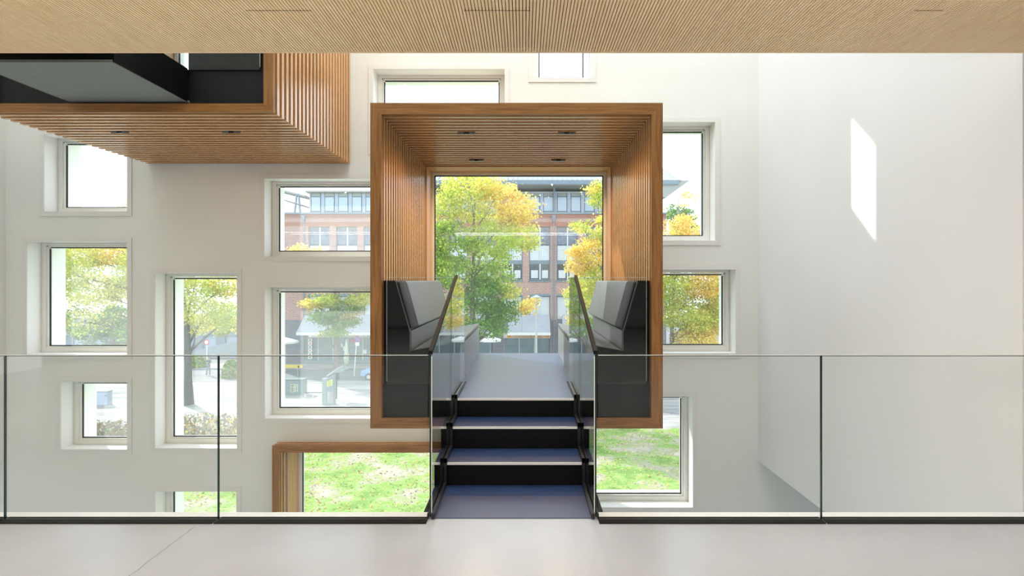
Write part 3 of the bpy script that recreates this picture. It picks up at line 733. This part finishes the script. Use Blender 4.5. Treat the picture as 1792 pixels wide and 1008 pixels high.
for k, c in enumerate(cols):
    x0 = bx(c); dx = x0 - bx(cols[0]); r = bx(cols[0])
    for row, (za, zb) in enumerate(((bz(457), bz(397)), (bz(490), bz(461)), (bz(560), bz(518)))):
        def mk():
            q = MB(); f = .09
            q.box(r, r + wx, FD + .22, FD + .3, zb - f, zb).box(r, r + wx, FD + .22, FD + .3, za, za + f)
            q.box(r, r + f, FD + .22, FD + .3, za + f, zb - f).box(r + wx - f, r + wx, FD + .22, FD + .3, za + f, zb - f)
            return q.build('window', steel_blue)
        wdo = put('window', mk, ('w', row), dx, bd)
        fr = random.choice((.35, .6, .85)) if row != 2 else 0
        for j in (0, 1):
            xa, xb = (r + .1, r + wx * .48) if j == 0 else (r + wx * .56, r + wx - .1)
            pm = pane_dark if row == 1 else (pane_blue if row == 2 else (blind_mat if (k + j) % 2 == 0 else blind_white))
            if row != 2:
                fr2 = (.53 if row == 0 else .0)
                zz = zb - (zb - za) * .53
                if row == 0:
                    put('pane', lambda: MB().box(xa, xb, FD + .24, FD + .26, zz + .04, zb - .1).build('pane', blind_mat), ('pu', j), 0, wdo)
                    put('pane', lambda: MB().box(xa, xb, FD + .24, FD + .26, za + .1, zz - .04).build('pane', blind_white), ('pl', j), 0, wdo)
                else:
                    put('pane', lambda: MB().box(xa, xb, FD + .24, FD + .26, za + .1, zb - .1).build('pane', pane_dark), ('pd', j), 0, wdo)
                    put('notice', lambda: MB().box(xa + .12, xb - .12, FD + .235, FD + .239, za + .2, za + 1.05).build('blind', blind_white), ('no', j), 0, wdo)
            else:
                put('pane', lambda: MB().box(xa, xb, FD + .24, FD + .26, za + .1, zb - .1).build('pane', blind_white), ('p2', j), 0, wdo)
        put('mullion', lambda: MB().box(r + wx * .485, r + wx * .555, FD + .2, FD + .3, za + .05, zb - .05).build('mullion', frame_pale), ('m', row), 0, wdo)
    put('spandrel', lambda: MB().box(r, r + wx, FD + .2, FD + .3, bz(461), bz(457)).build('spandrel', steel_blue), 'sp', dx, bd)
    put('sill', lambda: MB().box(r - .08, r + wx + .08, FD - .08, FD + .2, bz(493), bz(490.8)).build('sill', steel_blue), 'si', dx, bd)
    put('lintel', lambda: MB().box(r - .02, r + wx + .02, FD - .01, FD + .2, bz(518), bz(514.5)).build('lintel', steel_blue), 'li', dx, bd)
# downpipes with hopper heads
for px in (532, 969, 1146):
    MB().tube([(bx(px), FD - .15, bz(630)), (bx(px), FD - .15, bz(386))], [.07, .07], 8).build('downpipe', steel_blue, bd)
    MB().prism([(bx(px) - .12, bz(387)), (bx(px) + .12, bz(387)), (bx(px) + .22, bz(377)), (bx(px) - .22, bz(377))], 'y', FD - .3, FD - .01).build('rain_hopper', steel_blue, bd)
# glazed top floor
xl, xr = bx(536), bx(1160)
MB().box(xl, xr, FD + .9, FD + 9, bz(372), bz(333)).build('top_core', blind_white, bd)
p0_ = bx(541)
for k in range(26):
    dx = k * 24.2 * FD / F
    if p0_ + dx + 1.1 > xr: break
    wdo = put('top_window', lambda: MB().box(p0_ - .05, p0_, FD + .6, FD + .7, bz(372), bz(336)).box(p0_ + .95, p0_ + 1.0, FD + .6, FD + .7, bz(372), bz(336)).box(p0_, p0_ + .95, FD + .6, FD + .7, bz(369.5), bz(368)).box(p0_, p0_ + .95, FD + .6, FD + .7, bz(343.5), bz(342)).build('top_window', M('dark steel', (.10, .14, .17), .5)), 'tw', dx, bd)
    put('pane', lambda: MB().box(p0_, p0_ + .95, FD + .64, FD + .66, bz(368), bz(343.5)).build('pane', pane_blue), 'tp', 0, wdo)
    put('pane', lambda: MB().box(p0_, p0_ + .95, FD + .64, FD + .66, bz(372), bz(369.5)).build('pane', blind_white), 'tp2', 0, wdo)
    put('pane', lambda: MB().box(p0_, p0_ + .95, FD + .64, FD + .66, bz(342), bz(336)).build('pane', soffit_mat), 'tp3', 0, wdo)
    put('pier', lambda: MB().box(p0_ + 1.03, p0_ + 1.42, FD + .66, FD + .8, bz(372), bz(336)).build('pier', M('pale blue pier', (.36, .42, .55), .4)), 'pr', dx, bd)
for px in (970, 1100, 840):
    MB().tube([(bx(px), FD + .2, bz(372)), (bx(px), FD + .2, bz(326))], [.11, .11], 8).build('column', steel_blue, bd)
MB().box(bx(690), bx(1180), FD - 1.6, FD + 9, bz(328), bz(326)).build('soffit', soffit_mat, bd)
MB().box(bx(690), bx(1180), FD - 1.7, FD - 1.6, bz(327), bz(320.5)).build('gutter', steel_blue, bd)
MB().prism([(FD - 1.66, bz(320)), (FD + 10, bz(320) + 4.2), (FD + 10, bz(320) + 4.1), (FD - 1.6, bz(322))], 'x', bx(690), bx(1185)).build('roof', roof_white, bd)
for k in range(60):
    xx = bx(692) + k * .52
    if xx > bx(1184): break
    put('roof_seam', lambda: MB().prism([(FD - 1.66, bz(320) + .01), (FD + 10, bz(320) + 4.21), (FD + 10, bz(320) + 4.26), (FD - 1.66, bz(320) + .06)], 'x', bx(692), bx(692) + .07).build('roof_seam', soffit_mat), 'rs', k * .52, bd)
MB().box(bx(532), bx(690), FD + .3, FD + 9, bz(335.5), bz(333)).build('roof_edge', soffit_mat, bd)
# slanting end canopies with their struts
MB().prism([(bx(470), bz(326)), (bx(532), bz(341)), (bx(532), bz(344)), (bx(470), bz(329))], 'y', FD + .3, FD + 4).build('end_canopy', soffit_mat, bd)
MB().prism([(bx(470), bz(340)), (bx(532), bz(358)), (bx(532), bz(360)), (bx(470), bz(342))], 'y', FD + 4, FD + 8).build('end_canopy', soffit_mat, bd)
for a, c in ((513, 517), (523, 520)):
    MB().tube([(bx(a), FD + .4, bz(373)), (bx(c), FD + .4, bz(338))], [.12, .12], 8).build('strut', steel_blue, bd)
MB().prism([(bx(1100), bz(320)), (bx(1200), bz(320)), (bx(1160), bz(349)), (bx(1100), bz(349))], 'y', FD - 1.5, FD + 6).build('roof_end', soffit_mat, bd)
# awnings and shopfronts
sign_white = M('sign white', (.82, .82, .80), .6); orange = M('orange sign', (.75, .33, .02), .5); yel = M('yellow lettering', (.80, .55, .03), .5)
red = M('red print', (.65, .06, .05), .5); ink = M('black print', (.02, .02, .02), .6)
def awning(a, c, t_, b_, label, drop=2.0):
    g = empty('awning', label, 'awning')
    ys = FD - drop
    for i in range(3):
        xa = bx(a) + (bx(c) - bx(a)) * i / 3; xb = bx(a) + (bx(c) - bx(a)) * (i + 1) / 3 - .02
        MB().prism([(FD - .03, bz(t_)), (ys, Z(b_, ys)), (ys, Z(b_, ys) - .05), (FD - .03, bz(t_) - .05)], 'x', xa, xb).build('canvas', awn_mat, g)
    MB().box(bx(a), bx(c), ys - .04, ys, Z(b_, ys) - .28, Z(b_, ys)).build('valance', sign_white, g)
    rebase(g); return g
awning(534, 720, 551, 582, 'wide grey shop awning behind the young street tree', 2.4)
awning(770, 866, 551, 583, 'grey shop awning behind the big maple')
awning(889, 962, 551, 582, 'grey shop awning above the orange sign')
awning(983, 1066, 551, 582, 'grey shop awning at the right of the central window')
sg = empty('shop_sign', 'orange shop sign with white lettering under the grey awning', 'sign')
MB().box(bx(881), bx(962), FD - .16, FD - .02, bz(591.5), bz(583)).build('border', sign_white, sg)
MB().box(bx(881.8), bx(961.2), FD - .19, FD - .165, bz(590.7), bz(583.8)).build('face', orange, sg)
MB().box(bx(882.6), bx(887.5), FD - .21, FD - .195, bz(590.2), bz(584.3)).build('emblem', sign_white, sg)
text('REISEBÖRSE', .38, (bx(894), FD - .20, bz(589.6)), sign_white, sg, width=bx(927) - bx(894))
text('Ya   n Hay', .34, (bx(929.5), FD - .20, bz(589.6)), sign_white, sg, width=bx(955) - bx(929.5))
rebase(sg)
sg = empty('shop_sign', 'white shop fascia with yellow capital lettering beside the street tree', 'sign')
MB().box(bx(541), bx(722), FD - .16, FD - .02, bz(590), bz(584)).build('face', sign_white, sg)
text('ASIA', .36, (bx(545), FD - .17, bz(589.3)), yel, sg, width=bx(571) - bx(545))
text('PAVILLON', .36, (bx(590), FD - .17, bz(589.3)), yel, sg, width=bx(623) - bx(590))
text('CAFE', .36, (bx(636), FD - .17, bz(589.3)), steel_blue, sg, width=bx(655) - bx(636))
rebase(sg)
sg = empty('blade_sign', 'vertical row of small white square signs beside the shop entrance', 'sign')
for k in range(6):
    zc = bz(594.5 + 6.1 * k)
    MB().box(bx(541), bx(547.5), FD - .3, FD - .2, zc - .15, zc + .15).build('plate', sign_white, sg)
    MB().box(bx(543), bx(545.8), FD - .32, FD - .305, zc - .08, zc + .07).build('emblem', (ink, red, ink, red, ink, ink)[k], sg)
MB().box(bx(540.2), bx(540.8), FD - .3, FD - .02, bz(628), bz(591)).build('bracket', black_metal, sg)
rebase(sg)
shopglass = M('shop glass', (.16, .24, .27), .1, spec=.8, var=.3, scale=.8)
for k, h in enumerate(gh):
    n_ = max(2, int((h[1] - h[0]) / 1.5)); wdt = (h[1] - h[0]) / n_
    sf = MB().box(h[0], h[1], FD + .12, FD + .3, h[3] - .12, h[3]).box(h[0], h[1], FD + .12, FD + .3, h[2], h[2] + .25).build('shopfront', steel_blue, bd)
    for i in range(n_):
        MB().box(h[0] + i * wdt + .05, h[0] + (i + 1) * wdt - .05, FD + .2, FD + .22, h[2] + .25, h[3] - .12).build('pane', shopglass, sf)
        MB().box(h[0] + i * wdt - .05, h[0] + i * wdt + .05, FD + .16, FD + .26, h[2] + .25, h[3] - .12).build('mullion', frame_pale, sf)
for j, (px, py, wd_, hg, mm) in enumerate(((596, 602, 3.5, 6, sign_white), (600, 606, 5, 8, sign_white), (613, 594, 7, 4.5, red), (635, 612, 6, 7, sign_white), (603, 619, 8, 5, M('salmon poster', (.7, .4, .33), .6)))):
    MB().box(bx(px), bx(px + wd_), FD + .1, FD + .115, bz(py + hg), bz(py)).build('poster', mm, bd)

# grey building and ramp wall at the left
gb = empty('grey_building', 'long grey building behind a sloping ramp wall at the left', 'building')
gm = M('grey render', (.27, .30, .35), .8, var=.08, scale=.5); gm2 = M('grey blue wall', (.33, .38, .40), .8)
gx0, gx1 = X(60, 72), X(455, 72)
hh = [(X(90 + 38 * k, 72), X(112 + 38 * k, 72), Z(612, 72), Z(588, 72)) for k in range(9)]
holed('facade', gx0, gx1, GZ, Z(556, 72), 72, 72.4, hh, [gm, gm], gb)
MB().box(gx0, gx1, 72.4, 80, GZ, Z(556, 72)).build('core', gm2, gb)
for h in hh: MB().box(h[0], h[1], 72.2, 72.25, h[2], h[3]).build('pane', pane_blue, gb)
rw = MB().prism([(X(200, 66), GZ), (X(450, 66), GZ), (X(450, 66), Z(588, 66)), (X(320, 66), Z(618, 66)), (X(200, 66), Z(618, 66))], 'y', 66, 66.3).build('ramp_wall', gm2)
tag(rw, 'blue-grey ramp wall with sloping top behind the standing person', 'wall', kind='thing')
rebase(gb)

# ------------------------------------------------------------------ street furniture
pole_mat = M('galvanised pole', (.48, .48, .46), .5); lamp_glass = M('frosted lamp bowl', (.75, .72, .6), .4); cap = M('lamp cap', (.55, .6, .62), .4)
d = 50; g = empty('street_lamp', 'tall park lamp with disc cap in the middle of the central window', 'street lamp')
g.location = (X(938.5, d), d, GZ); s = d / F
zt = Z(517, d) - GZ
MB().tube([(0, 0, 0), (0, 0, .9), (0, 0, zt - .75)], [.12, .10, .085], 12).build('pole', pole_mat, g, smooth=True)
MB().lathe((0, 0, zt - .75), [(.02, -.02), (.13, 0), (.12, .08), (.2, .12), (.27, .58), (.0, .6)], 16).build('lamp_bowl', lamp_glass, g, smooth=True)
MB().lathe((0, 0, zt - .17), [(.5, -.02), (.52, .02), (.2, .12), (.08, .2), (0, .21)], 20).build('lamp_cap', cap, g, smooth=True)
MB().tube([(.12, 0, zt - .8), (.2, 0, zt - .72)], [.05, .05], 8).build('bracket', black_metal, g)
def disc(g, nm, x, y, z, r, m, th=.02):
    q = MB().prism([(x + r * math.cos(a * math.pi / 12), z + r * math.sin(a * math.pi / 12)) for a in range(24)], 'y', y - th, y)
    return q.build(nm, m, g)
blue = M('sign blue', (.08, .14, .55), .5)
g = empty('road_sign', 'round blue no-stopping sign on a leaning pole before the shops', 'road sign'); d = 53
zb_ = Z(593.5, d)
MB().tube([(X(619.5, d), d, GZ), (X(624, d), d, Z(600, d)), (X(625.5, d), d, zb_)], [.04] * 3, 8).build('pole', sign_white, g)
disc(g, 'sign_rim', X(625.5, d), d - .045, zb_, .33, red); disc(g, 'sign_face', X(625.5, d), d - .068, zb_, .26, blue)
MB().prism([(X(625.5, d) - .2, zb_ + .17), (X(625.5, d) - .16, zb_ + .21), (X(625.5, d) + .2, zb_ - .17), (X(625.5, d) + .16, zb_ - .21)], 'y', d - .1, d - .09).build('sign_bar', red, g)
MB().box(X(622, d), X(629, d), d - .08, d - .05, Z(605, d), Z(599, d)).build('plate', sign_white, g)
rebase(g)
g = empty('road_sign', 'round white sign with red rim on a white pole above the person', 'road sign'); d = 57
MB().tube([(X(362.2, d), d, GZ), (X(362.2, d), d, Z(600, d))], [.045] * 2, 8).build('pole', sign_white, g)
disc(g, 'sign_rim', X(362.2, d), d - .05, Z(599, d), .27, red); disc(g, 'sign_face', X(362.2, d), d - .075, Z(599, d), .18, sign_white)
rebase(g)
green_grey = M('green grey enamel', (.20, .26, .25), .5, var=.08, scale=2)
d = gdepth(691); g = empty('utility_cabinet', 'green-grey street cabinet with striped poster seen beside the window reveal', 'cabinet')
MB().box(X(470, d), X(530.5, d), d, d + .8, GZ, Z(665.5, d)).build('body', green_grey, g)
MB().box(X(469, d), X(531.5, d), d - .03, d + .83, Z(665.5, d), Z(664, d)).build('lid', M('cabinet lid', (.14, .18, .18), .5), g)
MB().box(X(508, d), X(516, d), d - .012, d - .002, Z(686, d), Z(672, d)).build('poster', M('cream poster', (.62, .60, .42), .7), g)
for k in range(4): MB().box(X(509, d), X(514.5, d), d - .02, d - .013, Z(684.5 - 3.2 * k, d), Z(683 - 3.2 * k, d)).build('stripe', ink, g)
for px in (517, 520): MB().box(X(px, d), X(px + 1.2, d), d - .012, d - .002, Z(686, d), Z(672, d)).build('stripe', M('cream stripe', (.62, .60, .42), .7), g)
rebase(g)
d = gdepth(709); g = empty('advertising_pillar', 'slim grey ticket pillar with yellow poster standing on the paving', 'pillar')
MB().box(X(563.5, d), X(571, d), d, d + .5, GZ, Z(663, d)).build('side', green_grey, g)
MB().prism([(X(571, d), GZ), (X(584, d), GZ), (X(584, d), Z(655, d)), (X(571, d), Z(663, d))], 'y', d + .02, d + .5).build('body', M('slate enamel', (.17, .21, .23), .45), g)
MB().prism([(X(572, d), Z(677, d)), (X(581.5, d), Z(674, d)), (X(581.5, d), Z(663.5, d)), (X(572, d), Z(668, d))], 'y', d, d + .012).build('poster', M('lime poster', (.62, .66, .10), .6), g)
for k in range(3): MB().prism([(X(573.5, d), Z(675 - 2.6 * k, d)), (X(580, d), Z(672.6 - 2.6 * k, d)), (X(580, d), Z(671.8 - 2.6 * k, d)), (X(573.5, d), Z(674 - 2.6 * k, d))], 'y', d - .012, d - .004).build('print', ink, g)
MB().box(X(573, d), X(583, d), d + .005, d + .015, Z(706, d), Z(685, d)).build('display_pane', M('display pane', (.34, .33, .33), .2, var=.3, scale=3), g)
rebase(g)
d = gdepth(700); g = empty('shelter', 'small lean-to roof on a post behind the ticket pillar', 'shelter')
MB().prism([(X(571, d), Z(657, d)), (X(591, d), Z(643.5, d)), (X(592, d), Z(645.5, d)), (X(572, d), Z(659.5, d))], 'y', d, d + 1.2).build('roof', M('shelter roof', (.38, .40, .40), .5), g)
MB().prism([(X(585, d), Z(650, d)), (X(592, d), Z(645, d)), (X(596, d), Z(652, d)), (X(586, d), Z(653, d))], 'y', d + .05, d + 1.1).build('gable', green_grey, g)
MB().box(X(573, d), X(574.5, d), d + .4, d + .5, GZ, Z(656, d)).box(X(585, d), X(586.4, d), d + .4, d + .5, GZ, Z(650, d)).build('post', black_metal, g)
rebase(g)
d = gdepth(696); g = empty('railing_bar', 'low dark bar fence between cabinet and ticket pillar', 'barrier')
MB().tube([(X(533, d), d, Z(687.2, d)), (X(563, d), d, Z(687.2, d))], [.03, .03], 6).build('bar', black_metal, g)
for px in (534, 548, 562): MB().tube([(X(px, d), d, GZ), (X(px, d), d, Z(687.2, d))], [.02, .02], 6).build('post', sign_white, g)
rebase(g)
d = 53.6; g = empty('barrier', 'yellow barrier board with a small dark emblem at the street', 'barrier')
MB().box(X(470, d), X(529, d), d, d + .06, Z(644, d), Z(638.5, d)).build('board', M('yellow board', (.80, .58, .06), .6), g)
MB().box(X(521, d), X(523.5, d), d - .02, d - .003, Z(643, d), Z(640, d)).build('emblem', black_metal, g)
for px in (480, 520): MB().box(X(px, d), X(px + 1, d), d + .062, d + .1, GZ, Z(640, d)).build('post', pole_mat, g)
rebase(g)
d = gdepth(709); g = empty('switch_box', 'pale blue-grey street box in the smallest square window', 'cabinet')
MB().box(X(150, d), X(187.5, d), d, d + .5, GZ, Z(686, d)).build('body', M('pale blue enamel', (.46, .52, .62), .5), g)
MB().box(X(150, d) - .03, X(187.5, d) + .03, d - .03, d + .53, Z(686, d), Z(685, d)).build('lid', gm, g)
MB().box(X(184, d), X(186, d), d - .015, d - .002, Z(693, d), Z(691.5, d)).build('plate', ink, g)
rebase(g)
def parasol(px, py_top, py_edge, half, d, label, gp=None):
    g = empty('patio_umbrella', label, 'umbrella', gp); x = X(px, d); r = half * d / F
    MB().tube([(x, d, GZ), (x, d, Z(py_top, d))], [.04, .03], 8).build('pole', pole_mat, g)
    k = 8; P = [(x + r * math.cos(2 * math.pi * i / k + .39), d + r * math.sin(2 * math.pi * i / k + .39)) for i in range(k)]
    q = MB(); zt_, ze = Z(py_top, d), Z(py_edge, d)
    for i in range(k):
        a, c = P[i], P[(i + 1) % k]
        q.quad((x, d, zt_), (a[0], a[1], ze), (c[0], c[1], ze), (x, d, zt_ + .001)); q.quad((a[0], a[1], ze), (a[0], a[1], ze - .18), (c[0], c[1], ze - .18), (c[0], c[1], ze))
    q.build('canopy', sign_white, g, fixn=False); rebase(g)
parasol(858, 587.5, 594, 20, 56, 'white patio umbrella left of the orange sign')
parasol(800, 586, 593, 24, 55, 'white patio umbrella seen low behind the big maple')
parasol(1003, 588, 594, 18, 56, 'white patio umbrella right of the orange sign')
parasol(500, 590, 597, 22, 56, 'white patio umbrella by the plain brick corner')
g = empty('closed_umbrella', 'closed pale patio umbrella before the shop window', 'umbrella'); d = 57; x = X(606, d)
MB().lathe((x, d, GZ), [(.04, 0), (.05, .5), (.2, .55), (.26, 1.2), (.14, 2.2), (.04, 3.0), (0, 3.05)], 10).build('canopy', M('pale canvas', (.62, .64, .55), .8), g, smooth=True)
MB().lathe((x, d, GZ), [(.3, 0), (.3, .08), (.05, .1)], 12).build('base', gm, g)
rebase(g)
# parked car, partly hidden by the box
def car(px, d, label, col, flip=1):
    g = empty('car', label, 'car'); x = X(px, d); L = 4.2
    body = [(-2.1, .35), (-2.1, .75), (-1.9, .88), (-1.2, .95), (-.7, 1.4), (.7, 1.42), (1.35, .98), (2.0, .85), (2.1, .6), (2.1, .35)]
    MB().prism([(x + p * flip, GZ + q) for p, q in body], 'y', d, d + 1.7).build('body', M('car paint', col, .25), g, bevel=.05)
    for a, c in ((-.62, .0), (.06, .62)):
        MB().prism([(x + flip * a - (.28 if a < 0 else 0) * flip, GZ + .98), (x + flip * c, GZ + .98), (x + flip * (c - (.0 if a < 0 else .08)), GZ + 1.33), (x + flip * a, GZ + 1.33)], 'y', d - .012, d - .002).build('window', pane_dark, g)
    for a in (-1.35, 1.35):
        wl = disc(g, 'wheel', x + a * flip, d - .005, GZ + .32, .32, ink, .12); disc(wl, 'hub', x + a * flip, d - .127, GZ + .32, .17, pole_mat, .01)
    rebase(g)
car(672, 51.0, 'pale blue parked car half hidden behind the central wooden box', (.25, .38, .62))
car(1140, 55, 'light blue parked car low in the window right of the central box', (.30, .42, .62), -1)

# bicycles by the shop under the orange sign
def bicycle(px, d, label):
    g = empty('bicycle', label, 'bicycle'); x = X(px, d)
    for a in (-.52, .52):
        pts = [(x + a + .33 * math.cos(t * math.pi / 8), d, GZ + .36 + .33 * math.sin(t * math.pi / 8)) for t in range(17)]
        MB().tube(pts, [.022] * 17, 5).build('wheel', ink, g)
    q = MB()
    for a, c in (((-.52, .36), (-.12, .36)), ((-.12, .36), (-.22, .92)), ((-.12, .36), (.38, .85)), ((-.2, .85), (.38, .85)), ((.52, .36), (.36, 1.02)), ((-.52, .36), (-.2, .85))):
        q.tube([(x + a[0], d, GZ + a[1]), (x + c[0], d, GZ + c[1])], [.022, .022], 5)
    q.build('frame', steel_blue, g)
    MB().box(x - .34, x - .1, d - .05, d + .05, GZ + .92, GZ + .97).build('saddle', ink, g)
    MB().tube([(x + .36, d - .25, GZ + 1.04), (x + .36, d + .25, GZ + 1.04)], [.02, .02], 5).build('handlebar', ink, g)
    rebase(g)
bicycle(893, 58, 'dark bicycle parked below the left end of the orange sign')
bicycle(950, 58, 'dark bicycle parked below the right end of the orange sign')

# ------------------------------------------------------------------ the standing person
skin = M('skin', (.48, .30, .22), .6); jacket = M('dark green jacket', (.10, .15, .15), .8); jeans = M('faded jeans', (.20, .25, .33), .8); hairm = M('brown hair', (.10, .06, .04), .8); shoe = M('dark shoes', (.06, .05, .05), .6)
def skinned(name, verts, edges, radii, mat, parent):
    me = bpy.data.meshes.new(name); me.from_pydata(verts, edges, []); me.materials.append(mat)
    o = bpy.data.objects.new(name, me); COL.objects.link(o); o.parent = parent
    md = o.modifiers.new('skin', 'SKIN')
    if not me.skin_vertices: me.attributes  # layer is made below
    sv = me.skin_vertices[0].data if len(me.skin_vertices) else None
    if sv is None:
        bm = bmesh.new(); bm.from_mesh(me); bm.verts.layers.skin.verify(); bm.to_mesh(me); bm.free(); sv = me.skin_vertices[0].data
    for i, r in enumerate(radii): sv[i].radius = r if isinstance(r, tuple) else (r, r); sv[i].use_root = i == 0
    md.use_smooth_shade = True; o.modifiers.new('sub', 'SUBSURF').levels = 1; o.modifiers['sub'].render_levels = 2
    return o
d = gdepth(656); pr = empty('person', 'person in dark jacket and faded jeans standing with folded arms on the pavement', 'person')
pr.location = (X(364.5, d), d, GZ)
V = [(0, 0, .95), (0, 0, 1.12), (0, 0, 1.30), (0, 0, 1.43), (0, 0, 1.50), (0, -.01, 1.58), (0, -.01, 1.68),
     (-.18, 0, 1.42), (-.26, -.02, 1.18), (-.10, -.18, 1.17), (.03, -.20, 1.20), (.18, 0, 1.42), (.26, -.02, 1.18), (.10, -.20, 1.14), (-.03, -.22, 1.13),
     (-.10, 0, .90), (-.13, -.01, .50), (-.15, .01, .08), (-.16, -.14, .04), (.10, 0, .90), (.13, -.01, .50), (.15, .01, .08), (.17, -.14, .04)]
E = [(0, 1), (1, 2), (2, 3), (3, 4), (4, 5), (5, 6), (3, 7), (7, 8), (8, 9), (9, 10), (3, 11), (11, 12), (12, 13), (13, 14), (0, 15), (15, 16), (16, 17), (17, 18), (0, 19), (19, 20), (20, 21), (21, 22)]
R = [(.14, .10), (.13, .09), (.15, .10), (.12, .08), .055, .085, .075, .06, .045, .035, .035, .06, .045, .035, .035, .085, .06, .045, .04, .085, .06, .045, .04]
skinned('body', V, E, R, skin, pr)
def sub(idx, grow, name, mat, extra=()):
    mp_ = {k: i for i, k in enumerate(idx)}
    skinned(name, [V[k] for k in idx], [(mp_[a], mp_[b]) for a, b in E if a in mp_ and b in mp_],
            [tuple((r if isinstance(r, tuple) else (r, r))[q] + grow for q in (0, 1)) for r in (R[k] for k in idx)], mat, pr)
sub([0, 1, 2, 3, 7, 8, 9, 11, 12, 13], .022, 'jacket', jacket)
sub([0, 15, 16, 17, 19, 20, 21], .018, 'trousers', jeans)
for a in ((17, 18), (21, 22)): skinned('shoe', [V[a[0]], V[a[1]]], [(0, 1)], [.058, .05], shoe, pr)
skinned('hair', [(0, .03, 1.60), (0, .015, 1.70)], [(0, 1)], [.088, .085], hairm, pr)
skinned('nose', [(0, -.09, 1.62), (0, -.105, 1.60)], [(0, 1)], [.012, .014], skin, pr)
for s_ in (-1, 1): skinned('eye', [(s_ * .03, -.085, 1.635), (s_ * .03, -.088, 1.637)], [(0, 1)], [.008, .008], ink, pr)
